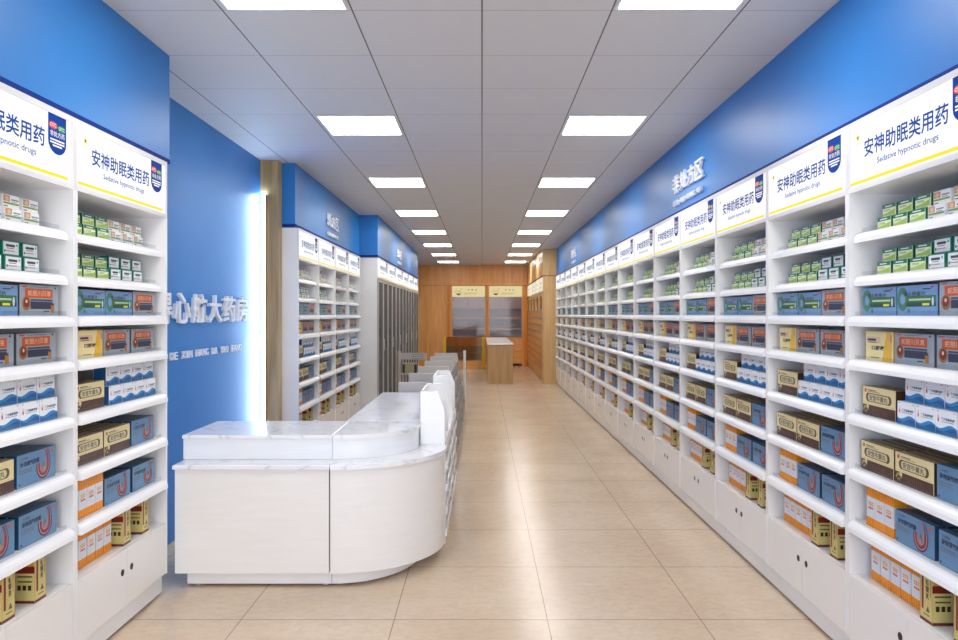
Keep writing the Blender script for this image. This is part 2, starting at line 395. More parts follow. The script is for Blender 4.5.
def art_bluegreen(m, w, h):
    A = -w/2; pi = math.pi
    G = P('jade',(62,122,100)); D = P('forest',(24,70,44))
    arc_band(m, A+w*0.15, h*0.55, h*0.17, h*0.38, 0, 2*pi, -0.0005, G, 24, 0.85, 1.05)
    m.oval(A+w*0.31, h*0.17, w*0.035, h*0.08, -0.0005, G)
    m.rect(A+w*0.25, h*0.30, A+w*0.97, h*0.66, -0.0008, P('meadow',(62,106,46)))
    m.rect(A+w*0.25, h*0.30, A+w*0.97, h*0.44, -0.0011, D)
    m.rect(A+w*0.32, h*0.50, A+w*0.85, h*0.56, -0.0012, P('mint',(170,205,180)))
    m.rect(A+w*0.65, h*0.33, A+w*0.82, h*0.41, -0.0014, P('yellow',(214,214,60)))
    m.oval(A+w*0.9, h*0.46, w*0.025, h*0.15, -0.0014, P('glassy',(190,215,235)))
    m.text('清火栀麦片', A+w*0.17, h*0.64, A+w*0.73, h*0.80, -0.0018, P('ink',(50,56,60)), bold=0.01)
    m.rect(A+w*0.66, h*0.85, A+w*0.84, h*0.89, -0.0006, P('ink',(50,56,60)))
    m.oval(A+w*0.88, h*0.92, w*0.03, h*0.04, -0.0006, P('red',(200,40,44)), 10)
def art_brown(m, w, h):
    A = -w/2
    m.rect(A+w*0.12, h*0.58, A+w*0.84, h*0.88, -0.0005, P('rust',(200,84,24)))
    m.text('蛇胆川贝液', A+w*0.19, h*0.645, A+w*0.78, h*0.83, -0.0012, P('peach',(240,196,160)), bold=0.006)
    m.rect(A+w*0.26, h*0.22, A+w*0.84, h*0.54, -0.0005, P('navy_ink',(38,42,70)))
    m.rect(A+w*0.26, h*0.46, A+w*0.84, h*0.49, -0.0009, P('steel',(120,130,150)))
    m.oval(A+w*0.15, h*0.40, w*0.105, h*0.23, -0.0011, P('bronze',(150,100,50)), 20)
    m.oval(A+w*0.15, h*0.42, w*0.07, h*0.16, -0.0015, P('maroon',(112,30,22)), 16)
    m.oval(A+w*0.15, h*0.46, w*0.025, h*0.06, -0.0018, P('peach',(240,196,160)), 10)
    m.rect(A+w*0.79, h*0.10, A+w*0.88, h*0.36, -0.0012, P('bottle_amber',(176,110,20)))
    m.rect(A+w*0.80, h*0.34, A+w*0.87, h*0.42, -0.0014, P('ink',(50,56,60)))
    m.rect(A+w*0.60, h*0.12, A+w*0.75, h*0.16, -0.0006, P('ink',(50,56,60)))
    m.rect(A+w*0.05, h*0.92, A+w*0.18, h*0.96, -0.0006, P('red',(200,40,44)))
    m.rect(A+w*0.24, h*0.93, A+w*0.74, h*0.95, -0.0006, P('grey_text',(120,120,124)))
    m.oval(A+w*0.91, h*0.93, w*0.025, h*0.04, -0.0006, P('ink',(50,56,60)), 8)
def art_yellow(m, w, h):
    A = -w/2
    m.poly([(A+w*0.62,0),(A+w*0.97,0),(A+w*0.97,h*0.99),(A+w*0.78,h*0.99)], -0.0005, P('apricot',(236,186,84)))
    m.poly([(A+w*0.74,h*0.03),(A+w*0.87,h*0.03),(A+w*0.86,h*0.62),(A+w*0.83,h*0.97),(A+w*0.79,h*0.97),(A+w*0.75,h*0.62)], -0.0009, P('ampoule',(244,190,30)))
    m.rect(A+w*0.05, h*0.60, A+w*0.56, h*0.82, -0.0008, P('blush',(232,196,168)))
    m.rect(A+w*0.08, h*0.68, A+w*0.40, h*0.755, -0.0012, P('ink',(50,56,60)))
    m.rect(A+w*0.10, h*0.62, A+w*0.42, h*0.645, -0.0012, P('brown_text',(120,80,60)))
    m.text('口服液', A+w*0.24, h*0.37, A+w*0.7, h*0.52, -0.0013, P('ink',(50,56,60)), bold=0.03)
    m.rect(A+w*0.2, h*0.10, A+w*0.52, h*0.13, -0.0006, P('brown_text',(120,80,60)))
    m.rect(A+w*0.91, h*0.66, A+w*0.97, h*0.9, -0.0013, P('rose',(214,130,130)))
def art_beige(m, w, h):
    A = -w/2
    BR = P('dark_brown',(78,48,42))
    m.rect(A, 0, A+w, h*0.37, -0.0005, BR)
    m.rect(A+w*0.03, h*0.415, A+w*0.97, h*0.425, -0.0006, P('gold_line',(190,160,90)))
    pts = lambda r, ex: [(A+w*0.5+ex*(1 if abs(t) < math.pi/2 else -1)+r*math.cos(t), h*0.63+r*math.sin(t)) for t in [-math.pi+2*math.pi*(i+0.5)/20 for i in range(20)]]
    m.poly(pts(h*0.155, w*0.32), -0.0008, P('gold_dark',(96,80,44)))
    m.poly(pts(h*0.125, w*0.27), -0.0012, P('cream_band',(222,208,164)))
    m.text('安宫牛黄丸', A+w*0.22, h*0.535, A+w*0.78, h*0.725, -0.0016, P('ink_brown',(52,40,28)), bold=0.012)
    m.rect(A+w*0.06, h*0.80, A+w*0.12, h*0.92, -0.0006, P('seal_red',(206,96,70)))
    m.rect(A+w*0.16, h*0.87, A+w*0.42, h*0.895, -0.0006, P('ink_brown',(52,40,28)))
    m.rect(A+w*0.16, h*0.83, A+w*0.55, h*0.845, -0.0006, P('brown_text',(120,80,60)))
    m.oval(A+w*0.16, h*0.30, w*0.04, h*0.07, -0.001, P('pearl',(240,226,180)))
    arc_band(m, A+w*0.11, h*0.14, h*0.12, h*0.2, 0.3, 3.0, -0.001, P('moth_gold',(176,150,96)), 10)
    arc_band(m, A+w*0.11, h*0.10, h*0.03, h*0.08, 0.0, 3.1, -0.001, P('moth_gold',(176,150,96)), 8)
    for i in range(9): m.rect(A+w*(0.30+i*0.055), h*0.07, A+w*(0.312+i*0.055), h*0.27, -0.0009, P('copper',(134,88,62)))
def art_ublue(m, w, h):
    A = -w/2; pi = math.pi
    cx, cz = A+w*0.67, h*0.44
    cols = [('salmon',(206,130,130)), ('crimson',(164,66,78)), ('plum',(96,42,62)), ('salmon',(206,130,130)), ('wine',(84,34,52))]
    for i, (nme, c) in enumerate(cols):
        r0 = w*(0.065+0.025*i); r1 = r0+w*0.021; y = -0.0006-0.0001*i
        mt = P(nme, c); t = h*(0.24-0.02*i)
        arc_band(m, cx, cz, r0, r1, pi, 2*pi, y, mt, 14)
        m.rect(cx+r0, cz, cx+r1, cz+t, y, mt)
        arc_band(m, cx-w*0.10, cz+t, r0+w*0.10, r0+w*0.11, 0, pi*0.25, y, mt, 8)
        m.rect(cx-r1, cz, cx-r0, cz+h*0.14, y, mt)
    m.oval(cx, cz+h*0.02, w*0.022, h*0.14, -0.0012, P('capsule_green',(70,130,110)))
    m.oval(cx, cz-h*0.05, w*0.02, h*0.07, -0.0014, P('capsule_gold',(196,150,60)))
    m.text('氨咖黄敏胶囊', A+w*0.07, h*0.62, A+w*0.56, h*0.78, -0.0012, P('slate_ink',(34,50,72)), bold=0.012)
    m.text('小儿感冒', A+w*0.08, h*0.83, A+w*0.26, h*0.90, -0.0012, P('slate_ink',(34,50,72)), bold=0.004)
    for q in (0.50, 0.42): 
        for i in range(6): m.rect(A+w*(0.05+0.055*i), h*q, A+w*(0.092+0.055*i), h*(q+0.035), -0.0008, P('stone',(110,116,120)))
    m.oval(A+w*0.90, h*0.86, w*0.04, h*0.055, -0.001, P('seal_red',(206,96,70)), 12)
    m.oval(A+w*0.05, h*0.1, w*0.022, h*0.04, -0.001, P('deep_blue',(16,52,120)), 8)
def art_wave(m, w, h):
    A = -w/2; n = 14
    lo = [(A+w*i/n, 0.0) for i in range(n+1)]
    wv = lambda a, b, ph: [(A+w*i/n, h*(a+b*math.sin(2*math.pi*i/n*0.95+ph))) for i in range(n+1)]
    m.strip(lo, wv(0.34,0.09,3.6), -0.0005, P('sky_blue',(40,134,196)))
    m.strip(lo, wv(0.22,0.09,3.0), -0.0009, P('ocean_blue',(22,92,158)))
    m.strip(lo, wv(0.10,0.05,4.2), -0.0012, P('teal_blue',(26,120,170)))
    m.text('复方氨酚烷胺', A+w*0.26, h*0.585, A+w*0.9, h*0.70, -0.0009, P('blue_ink',(30,66,110)), bold=0.02)
    m.rect(A+w*0.28, h*0.52, A+w*0.86, h*0.54, -0.0006, P('grey_text',(120,120,124)))
    m.oval(A+w*0.13, h*0.66, w*0.03, h*0.15, -0.0007, P('pale_rose',(236,190,190)))
    m.oval(A+w*0.13, h*0.58, w*0.032, h*0.085, -0.0010, P('red',(200,40,44)))
    for x in (0.08, 0.85): m.rect(A+w*x, h*0.92, A+w*(x+0.07), h*0.945, -0.0006, P('ink',(50,56,60)))
def art_orange(m, w, h):
    A = -w/2; e = 0.0012
    OR = P('orange',(252,160,10)); DO = P('dark_orange',(224,112,0))
    m.rect(A, 0, A+w, h*0.24, -0.0005, OR); m.rect(A, h*0.76, A+w, h, -0.0005, OR)
    for i in range(5):
        x = A+w*(0.06+0.2*i); m.poly([(x,0),(x+w*0.06,0),(x+w*0.1,h*0.22),(x+w*0.05,h*0.22)], -0.0008, DO); m.poly([(x,h*0.78),(x+w*0.06,h*0.78),(x+w*0.1,h),(x+w*0.05,h)], -0.0008, DO)
    for sx in (-1,1):
        x = sx*(w/2+0.0005)
        for z0, z1 in ((0,h*0.24),(h*0.76,h)): m.add([(x,0,z0),(x,0.05,z0),(x,0.05,z1),(x,0,z1)], [(0,1,2,3)], OR)
    for q in (0.60,0.545): 
        for i in range(3): m.rect(A+w*(0.24+0.19*i), h*q, A+w*(0.39+0.19*i), h*(q+0.04), -0.0008, P('amber',(244,176,80)))
    for i in range(3): m.rect(A+w*(0.24+0.19*i), h*0.455, A+w*(0.40+0.19*i), h*0.505, -0.0008, P('vermilion',(232,104,50)))
def art_gold(m, w, h):
    A = -w/2; MR = P('maroon_band',(112,44,38)); IN = P('ink_brown',(52,40,28))
    m.rect(A, 0, A+w, h*0.055, -0.0005, MR)
    for x in (0.0, 0.955): m.rect(A+w*x, h*0.05, A+w*(x+0.045), h, -0.0005, P('gold_line',(190,160,90)))
    m.rect(A+w*0.14, h*0.22, A+w*0.30, h*0.86, -0.0006, P('dark_red',(130,30,26)))
    m.text('感', A+w*0.48, h*0.70, A+w*0.74, h*0.81, -0.0008, IN, bold=0.02)
    m.text('冒', A+w*0.48, h*0.57, A+w*0.74, h*0.68, -0.0008, IN, bold=0.02)
    m.text('灵', A+w*0.48, h*0.44, A+w*0.74, h*0.55, -0.0008, IN, bold=0.02)
    m.rect(A+w*0.84, h*0.5, A+w*0.88, h*0.9, -0.0006, P('brown_text',(120,80,60)))
    m.poly([(A+w*0.5,h*0.2),(A+w*0.8,h*0.2),(A+w*0.65,h*0.32)], -0.0006, P('gold_dark',(96,80,44)))
    m.rect(A+w*0.3, h*0.13, A+w*0.8, h*0.15, -0.0006, P('gold_dark',(96,80,44)))
    for sx in (-1, 1):       # printed wide sides
        x = sx*(w/2+0.0006); d = 0.074
        def R(y0,z0,y1,z1,mt,o=0.0): m.add([(x+sx*o,y0,z0),(x+sx*o,y1,z0),(x+sx*o,y1,z1),(x+sx*o,y0,z1)], [(0,1,2,3)], mt)
        R(0,0,d,h*0.055,MR); R(0,h*0.60,d,h*0.74,P('dark_red',(130,30,26)))
        R(0.004,h*0.74,d-0.004,h*0.98,P('mustard',(206,164,50)))
        for i in range(3): R(0.012+i*0.02,h*0.26,0.025+i*0.02,h*0.36,IN,0.0003)
        R(0.01,h*0.42,d-0.01,h*0.45,P('olive_ink',(96,96,50)),0.0003); R(0.008,h*0.52,d-0.008,h*0.55,P('olive_ink',(96,96,50)),0.0003)
PAP = lambda n, c: mat('card_'+n, c, 0.38)
# kind -> (prototype, short look used in labels, category, group)
K = {}
def kind(key, name, w, d, h, base, art, look, side=None, topc=None):
    o = carton(name, w, d, h, base, art, side, topc)
    K[key] = dict(o=o, mesh=o.data, w=w, d=d, h=h, look=look, name=name, list=[])
    bpy.data.objects.remove(o)
kind('green','pill_box',0.098,0.044,0.051,PAP('lime',(226,234,190)),art_green,'small green-topped box', PAP('deep_green',(20,110,80)), P('dark_green',(10,120,84)))
kind('tan','tablet_box',0.100,0.044,0.050,PAP('white',(242,241,240)),art_tan,'small tan-pictured box')
kind('teal','ointment_box',0.102,0.044,0.056,PAP('teal',(18,128,102)),art_teal,'small teal-bordered box')
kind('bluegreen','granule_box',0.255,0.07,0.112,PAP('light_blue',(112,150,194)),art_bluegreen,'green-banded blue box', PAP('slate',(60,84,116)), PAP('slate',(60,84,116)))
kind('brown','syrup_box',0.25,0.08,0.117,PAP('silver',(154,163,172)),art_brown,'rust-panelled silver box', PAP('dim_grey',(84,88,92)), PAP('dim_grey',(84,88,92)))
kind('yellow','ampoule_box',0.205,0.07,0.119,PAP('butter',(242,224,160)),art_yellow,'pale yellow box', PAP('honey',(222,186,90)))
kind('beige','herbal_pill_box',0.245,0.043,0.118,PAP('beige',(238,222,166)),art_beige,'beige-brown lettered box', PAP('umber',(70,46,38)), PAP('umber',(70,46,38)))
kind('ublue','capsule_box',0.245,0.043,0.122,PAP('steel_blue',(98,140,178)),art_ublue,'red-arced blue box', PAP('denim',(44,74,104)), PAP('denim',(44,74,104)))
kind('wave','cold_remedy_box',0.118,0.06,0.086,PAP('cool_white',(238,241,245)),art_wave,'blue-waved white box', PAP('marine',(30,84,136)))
kind('orange','sachet_box',0.065,0.05,0.160,PAP('pale_grey',(224,228,236)),art_orange,'orange-ended upright box', None, P('orange',(252,160,10)))
kind('gold','tea_box',0.074,0.074,0.190,PAP('gold',(214,196,124)),art_gold,'upright gold box')

SHN = ['top shelf','second shelf','third shelf','fourth shelf','fifth shelf','sixth shelf','seventh shelf','bottom shelf']
ROWN = ['front row','second row','third row','fourth row','back row']
def put(key, unit, W, u, y, z, col, row, shelf, hidden=0, rown=None):
    k = K[key]; (x0, y0), rz, uname, dist = unit
    c, s = math.cos(rz), math.sin(rz)
    lx, ly = u*W/0.9, y
    k['list'].append((hidden, dist, (x0+c*lx-s*ly, y0+s*lx+c*ly, z+0.0004), rz, col, rown or ROWN[row], SHN[shelf], uname))
def stock(unit, W, deep, seedv):
    rnd = random.Random(seedv); j = lambda a=0.0025: rnd.uniform(-a, a)
    for sh in (0, 1):
        z = SHELF_Z[sh]
        for c in range(6):
            key = 'green' if c < 3 else ('tan' if sh == 0 else 'teal'); col = c if c < 3 else c-3
            u = 0.147+0.117*c
            h = K[key]['h']
            put(key, unit, W, u+j(), 0.078, z, col, 0, sh, 0, 'lower layer')
            put(key, unit, W, u+0.012+j(0.002), 0.092, z+h+0.0006, col, 1, sh, 0, 'upper layer')
    z = SHELF_Z[2]
    put('bluegreen', unit, W, 0.185+j(), 0.036, z, 0, 0, 2); put('bluegreen', unit, W, 0.450+j(), 0.036, z, 1, 0, 2); put('brown', unit, W, 0.712+j(), 0.036, z, 0, 0, 2)
    z = SHELF_Z[3]
    put('yellow', unit, W, 0.188+j(), 0.036, z, 0, 0, 3); put('brown', unit, W, 0.428+j(), 0.036, z, 0, 0, 3); put('brown', unit, W, 0.694+j(), 0.036, z, 1, 0, 3)
    z = SHELF_Z[4]
    for r in range(min(2, deep)): put('beige', unit, W, 0.185, 0.036+0.0445*r, z, 0, r, 4)
    for c in range(4):
        put('wave', unit, W, 0.396+0.121*c+j(0.001), 0.028, z, c, 0, 4, 0, 'lower layer')
        put('wave', unit, W, 0.411+0.1225*c, 0.050, z+0.0868, c, 1, 4, 0, 'upper layer')
    z = SHELF_Z[5]
    for r in range(deep):
        q = 0.0 if r == 0 else j(0.002)
        put('beige', unit, W, 0.172+q, 0.036+0.0445*r, z, 0, r, 5); put('beige', unit, W, 0.430+q, 0.036+0.0445*r, z, 1, r, 5)
        put('ublue', unit, W, 0.695+q, 0.036+0.0445*r, z, 0, r, 5)
    z = SHELF_Z[6]
    for r in range(3 if deep > 2 else deep):
        for c in range(3): put('orange', unit, W, 0.125+0.0685*c, 0.036+0.0515*r, z, c, r, 6)
    for r in range(deep):
        q = 0.0 if r == 0 else j(0.003)
        put('ublue', unit, W, 0.434+q, 0.036+0.0445*r, z, 0, r, 6); put('ublue', unit, W, 0.706+q, 0.036+0.0445*r, z, 1, r, 6)
    for c in range(5): put('orange', unit, W, 0.105+0.0735*c, 0.066, BASE_Z, c, 0, 7)
    put('gold', unit, W, 0.515, 0.032, BASE_Z, 0, 0, 7); put('gold', unit, W, 0.71, 0.032, BASE_Z, 1, 0, 7)

# ------------------------------------------------------------------ place the wall shelving
UX = 1.558
proto = shelf_unit(0.9); used = False
def place_unit(loc, rz, label, group):
    global used
    o = proto if not used else copy_tree(proto)
    used = True; o.location = loc; o.rotation_euler = (0,0,rz)
    tag(o, label, 'shelving', group); return o
NR = 15
for i in range(NR):
    yfar = 3.20 + 0.9*i
    nm = '%s right-wall unit' % ORD[i] if i < NR-1 else 'farthest right-wall unit'
    place_unit((UX, yfar, 0), RIGHT, 'white medicine shelving unit with lit header sign, %s from the camera on the right wall' % ORD[i], 'shelving units along the right wall')
    stock(((UX, yfar), RIGHT, nm, yfar), 0.9, 5 if i < 3 else (3 if i < 6 else 1), i)
LX = -1.67
for i in range(2):
    y0 = 2.18 + 0.9*i
    nm = ('nearest left-wall unit', 'second left-wall unit')[i]
    place_unit((LX, y0, 0), LEFT, ('white medicine shelving unit with lit header sign, nearest on the left, cut by photo edge','white medicine shelving unit with lit header sign on the left, beside the blue wall')[i], 'near shelving units on the left')
    stock(((LX, y0), LEFT, nm, y0+0.6), 0.9, 5, 40+i)
proto4 = shelf_unit(0.88)
for i in range(4):
    y0 = 6.965 + 0.88*i + 0.006
    o = proto4 if i == 0 else copy_tree(proto4)
    o.location = (-1.705, y0, 0); o.rotation_euler = (0,0,LEFT)
    tag(o, 'white medicine shelving unit behind the counter past the wooden column, %s from the column' % ORD[i], 'shelving', 'shelving units behind the counter')
    stock(((-1.705, y0), LEFT, '%s beyond-column unit' % ORD[i], y0), 0.88, 1, 60+i)
# end panels of the middle and far left runs
# ------------------------------------------------------------------ glass door cabinets, far left
GW = 1.108; GX = -1.465; GD = XL - GX
GRAIL = mat('door_frame_grey', (176,176,178), 0.35)
def glass_cabinet(W):
    r = empty('glass_door_cabinet', (0,0,0)); T = 0.02; D = 0.54
    for x in (0, W-T): MB().box(x+0.0004, 0.022, 0.06, x+T-0.0004, D, 2.0, WHITE).build('side_panel', r)
    MB().box(T, D-0.01, 0.06, W-T, D, 2.0, mat('grey_lining', (160,160,160), 0.5)).build('back_panel', r)
    MB().box(0.004, 0.03, 0, W-0.004, D, 0.06, WHITE).build('plinth', r)
    hb = MB().box(0.001, 0.012, 2.0, W-0.001, D, 2.292, WHITE).box(0.001,0,2.0,W-0.001,0.012,2.022,FRAME).box(0.001,0,2.27,W-0.001,0.012,2.292,FRAME).build('header_box', r)
    f = MB(); sign_art(f, W, 0.004, 2.022, 2.27); f.build('sign_panel', hb)
    for k in range(7): MB().box(T+0.001, 0.05, 0.06+0.27*k, W-T-0.001, D-0.012, 0.078+0.27*k, INNER).build('shelf', r)
    for j in (0, 1):
        x0 = 0.003+j*W/2; x1 = W/2-0.003+j*W/2; fw = 0.045
        d = MB().box(x0,0,0.065,x0+fw,0.02,1.995,GRAIL).box(x1-fw,0,0.065,x1,0.02,1.995,GRAIL).box(x0+fw,0,0.065,x1-fw,0.02,0.065+fw,GRAIL).box(x0+fw,0,1.995-fw,x1-fw,0.02,1.995,GRAIL).build('door', r)
        MB().box(x0+fw,0.008,0.065+fw,x1-fw,0.012,1.995-fw,GLASS).build('glass_pane', d)
        hx = x1-fw/2 if j == 0 else x0+fw/2
        MB().box(hx-0.006,-0.014,0.95,hx+0.006,-0.0005,1.12,METAL).build('handle', d)
    return r
gp = glass_cabinet(GW)
for i in range(6):
    y0 = 10.615 + GW*i
    o = gp if i == 0 else copy_tree(gp)
    o.location = (GX, y0, 0); o.rotation_euler = (0,0,LEFT)
    tag(o, 'white cabinet with tall grey glass doors on far left, %s from the camera' % ORD[i], 'cabinet', 'glass door cabinets on the far left')
    un = ((GX, y0), LEFT, '%s glass cabinet' % ORD[i], y0)
    for sh, key, n_ in ((1,'orange',5),(2,'brown',3),(3,'yellow',4),(4,'bluegreen',3)):
        ww = K[key]['w']
        k = K[key]
        for c in range(n_):
            lx = 0.12+ww/2+c*(ww+0.02 if n_ < 5 else 0.10); ly = 0.09
            cc, ss = math.cos(LEFT), math.sin(LEFT)
            k['list'].append((0.5, y0, (GX-ly, y0+lx, 0.0784+0.27*sh), LEFT, c, 'behind glass', ('','second shelf up','third shelf up','fourth shelf up','fifth shelf up')[sh], un[2]))

# ------------------------------------------------------------------ emit the boxes (300 most visible of each kind as objects)
for key, k in K.items():
    L = sorted(k['list'], key=lambda t: (t[0] == 1, t[1]))
    # glass-cabinet stock hides behind glass: after visible shelf stock
    for n_, (hid, dist, loc, rz, col, rown, shn, un) in enumerate(L[:300]):
        o = bpy.data.objects.new(k['name'], k['mesh']); COL.objects.link(o)
        o.location = loc; o.rotation_euler = (0,0,rz)
        lab = '%s, %s from left, %s, %s, %s' % (k['look'], ORD[col], rown, shn, un)
        tag(o, lab, 'medicine box', '%ses stocked on the shelves' % k['look'])
    if len(L) > 300:
        bm = bmesh.new()
        for t in L[300:]:
            b2 = bmesh.new(); b2.from_mesh(k['mesh']); b2.transform(Matrix.Translation(t[2]) @ Matrix.Rotation(t[3], 4, 'Z'))
            tmp = bpy.data.meshes.new('tmp'); b2.to_mesh(tmp); b2.free(); bm.from_mesh(tmp); bpy.data.meshes.remove(tmp)
        me = bpy.data.meshes.new('medicine_boxes'); bm.to_mesh(me); bm.free()
        for mm in k['mesh'].materials: me.materials.append(mm)
        o = bpy.data.objects.new(k['name']+'es', me); COL.objects.link(o)
        tag(o, 'lower layer of %ses carrying the back rows' % k['look'], 'medicine boxes'); o['kind'] = 'stuff'

# ------------------------------------------------------------------ wall lettering
def letters(name, items, loc, rz, label, cat='sign'):
    r = empty(name, loc, rz)
    for pn, body, x0, z0, x1, z1, bold, depth in items:
        if pn.endswith('line'):
            cw = (x1-x0)/len(body)
            for q, ch in enumerate(body):
                if ch != ' ': MB().text(ch, x0+cw*(q+(0.35 if ch == 'I' else 0.06)), z0, x0+cw*(q+(0.65 if ch == 'I' else 0.94)), z1, -0.002, LETTER, bold=bold, depth=depth).build('small_letter', r)
            continue
        MB().text(body, x0, z0, x1, z1, -0.002, LETTER, bold=bold, depth=depth).build(pn, r)
    tag(r, label, cat); return r
chars = '得心航大药房'
its = []
for i, ch in enumerate(chars):
    x = 0.31*i; its.append(('character', ch, x, 0.0, x+0.272, 0.205, 0.016, 0.024))
its.append(('pinyin_line', 'SHANG DE XIN HANG DA YAO FANG', -0.1, -0.237, 1.70, -0.187, 0.006, 0.012))
letters('wall_lettering', its, (XL, 4.56, 1.425), LEFT, 'large white raised Chinese letters with a small line below on the blue left wall')
def zone(body, sub, loc, rz, label, wch=0.215):
    it = [('character', ch, wch*i, 0.0, wch*(i+1)-0.015, 0.145, 0.014, 0.02) for i, ch in enumerate(body)]
    it.append(('caption_line', sub, 0.02, -0.10, wch*len(body)-0.06, -0.062, 0.02, 0.022))
    letters('zone_lettering', it, loc, rz, label)
zone('非处方区', 'FEI CHU FANG QU', (1.60, 6.22, 2.475), RIGHT, 'white raised four-character zone name on the blue fascia, nearer of two on right')
zone('处方区', 'CHU FANG QU', (1.60, 13.3, 2.475), RIGHT, 'small white raised zone name on the blue fascia at the far right end')
zone('处方区', 'CHU FANG QU', (-1.735, 8.35, 2.475), LEFT, 'white raised zone name on the blue fascia above shelving past the column')
zone('处方区', 'CHU FANG QU', (-1.475, 13.0, 2.475), LEFT, 'white raised zone name on the blue fascia above glass door cabinets')

# ------------------------------------------------------------------ service counter
MARBLE = mat('white_marble', (238,238,240), 0.10)
n, l = nodes(MARBLE); b = n['Principled BSDF']
tc = n.new('ShaderNodeTexCoord'); mp = n.new('ShaderNodeMapping'); mp.inputs['Scale'].default_value = (1.0,2.2,1); mp.inputs['Rotation'].default_value = (0,0,0.5)
nz = n.new('ShaderNodeTexNoise'); nz.inputs['Scale'].default_value = 1.7; nz.inputs['Detail'].default_value = 7; nz.inputs['Distortion'].default_value = 1.2
a_ = math_node(n, l, 'SUBTRACT', nz.outputs['Fac'], 0.5); a_ = math_node(n, l, 'ABSOLUTE', a_)
r = ramp(n, [(0.0,(212,213,218)),(0.006,(226,227,231)),(0.02,(240,240,243)),(0.2,(244,244,246))])
l.new(tc.outputs['Object'], mp.inputs[0]); l.new(mp.outputs[0], nz.inputs['Vector']); l.new(a_, r.inputs[0]); l.new(r.outputs[0], b.inputs['Base Color'])
BODYW = noise_mat('counter_laminate', (235,232,229), (239,236,234), (1,1,9), 4, 0.28, 5, 0.3, 0.7)
RISERW = noise_mat('riser_laminate', (234,235,238), (239,240,243), (1,1,14), 5, 0.25, 5, 0.3, 0.7)
ACX, ACY = -0.81, 4.63
def arc(r, n=22, a0=-math.pi/2, a1=0.0): return [(ACX+r*math.cos(a0+(a1-a0)*i/n), ACY+r*math.sin(a0+(a1-a0)*i/n)) for i in range(n+1)]
# straight module
c1 = empty('service_counter', (-1.65, 4.05, 0)); o_ = (-1.65, 4.05)
def rb(x0,y0,z0,x1,y1,z1,m): return MB().box(x0-o_[0],y0-o_[1],z0,x1-o_[0],y1-o_[1],z1,m)
def bev(o, wdt=0.004, seg=2):
    md = o.modifiers.new('bevel', 'BEVEL'); md.width = wdt; md.segments = seg; md.limit_method = 'ANGLE'; md.angle_limit = math.radians(50); return o
bev(rb(-1.66, 4.05, 0.085, -0.827, 4.76, 0.648, BODYW).build('counter_body', c1), 0.003)
bev(rb(-1.670, 4.036, 0.6485, -0.8225, 4.76, 0.672, MARBLE).build('lower_worktop', c1), 0.004)
bev(rb(-1.675, 4.205, 0.6725, -0.8385, 4.75, 0.788, RISERW).build('riser', c1), 0.002)
bev(rb(-1.679, 4.195, 0.7885, -0.8385, 4.76, 0.810, MARBLE).build('upper_worktop', c1), 0.004)
rb(-1.61, 4.10, 0.014, -0.8225, 4.7, 0.0845, WHITE).build('plinth', c1)
for x in (-1.56, -0.86):
    for y in (4.13, 4.66): MB().cyl(x-o_[0], y-o_[1], 0, 0.0138, 0.014, FOOTM).build('foot', c1)
tag(c1, 'straight white service counter section with raised marble ledge in front of the blue wall', 'counter')
# curved module
c2 = empty('curved_counter', (ACX, 4.05, 0)); o_ = (ACX, 4.05)
def pz(pts, z0, z1, m): return MB().prism([(p[0]-o_[0], p[1]-o_[1]) for p in pts], 'z', z0, z1, m)
inner = [(-0.82+0.0, 4.76)]
def sector(r, y1=4.66, xl=-0.8195): return [(xl, ACY-r)] + arc(r)[1:] + [(ACX+r, y1), (xl, y1)]
def shade(o):
    for p in o.data.polygons: p.use_smooth = abs(p.normal.z) < 0.5
    md = o.modifiers.new('edges', 'EDGE_SPLIT'); md.split_angle = math.radians(30); return o
shade(pz(sector(0.58), 0.085, 0.648, BODYW).build('counter_body', c2))
shade(pz(sector(0.594), 0.6485, 0.672, MARBLE).build('lower_worktop', c2))
shade(pz(sector(0.42, xl=-0.837), 0.6725, 0.788, RISERW).build('riser', c2))
shade(pz(sector(0.43, xl=-0.837), 0.7885, 0.810, MARBLE).build('upper_worktop', c2))
shade(pz([(-0.8195,4.10)]+[(ACX+0.44*math.cos(t), ACY+0.53*math.sin(t)) for t in [-math.pi/2+math.pi/2*i/20 for i in range(1,21)]]+[(ACX+0.44,4.66),(-0.8195,4.66)], 0.014, 0.0845, WHITE).build('plinth', c2))
for a0 in (-1.5, -1.15, -0.75, -0.3):
    MB().cyl(ACX+0.40*math.cos(a0)-o_[0], ACY+0.49*math.sin(a0)-o_[1], 0, 0.0138, 0.014, FOOTM).build('foot', c2)
tag(c2, 'curved white corner counter section with marble ledge facing the aisle', 'counter')
# return leg with open shelves towards the aisle
c3 = empty('return_counter', (-0.855, 4.665, 0)); o_ = (-0.855, 4.665)
rb(-0.855, 4.765, 0.06, -0.46, 6.50, 0.788, BODYW).build('counter_body', c3)
bev(rb(-0.862, 4.765, 0.7885, -0.390, 6.51, 0.810, MARBLE).build('upper_worktop', c3), 0.004)
rb(-0.4595, 4.665, 0.6725, -0.396, 6.50, 0.788, RISERW).build('riser', c3)
rb(-0.4595, 4.665, 0.6485, -0.228, 6.50, 0.672, MARBLE).build('lower_worktop', c3)
for y in (4.665, 5.118, 5.571, 6.024, 6.477): rb(-0.4595, y, 0.06, -0.228, y+0.02, 0.648, WHITE).build('divider', c3)
for k in range(4):
    z = 0.10+0.14*k
    for j in range(4):
        y = 4.686+0.453*j
        MB().prism([(-0.4595-o_[0], z+0.03),(-0.228-o_[0], z),(-0.219-o_[0], z+0.002),(-0.219-o_[0], z+0.045),(-0.226-o_[0], z+0.045),(-0.228-o_[0], z+0.014),(-0.4595-o_[0], z+0.044)], 'y', y-o_[1], y+0.431-o_[1], SHELFW).build('tilted_shelf', c3)
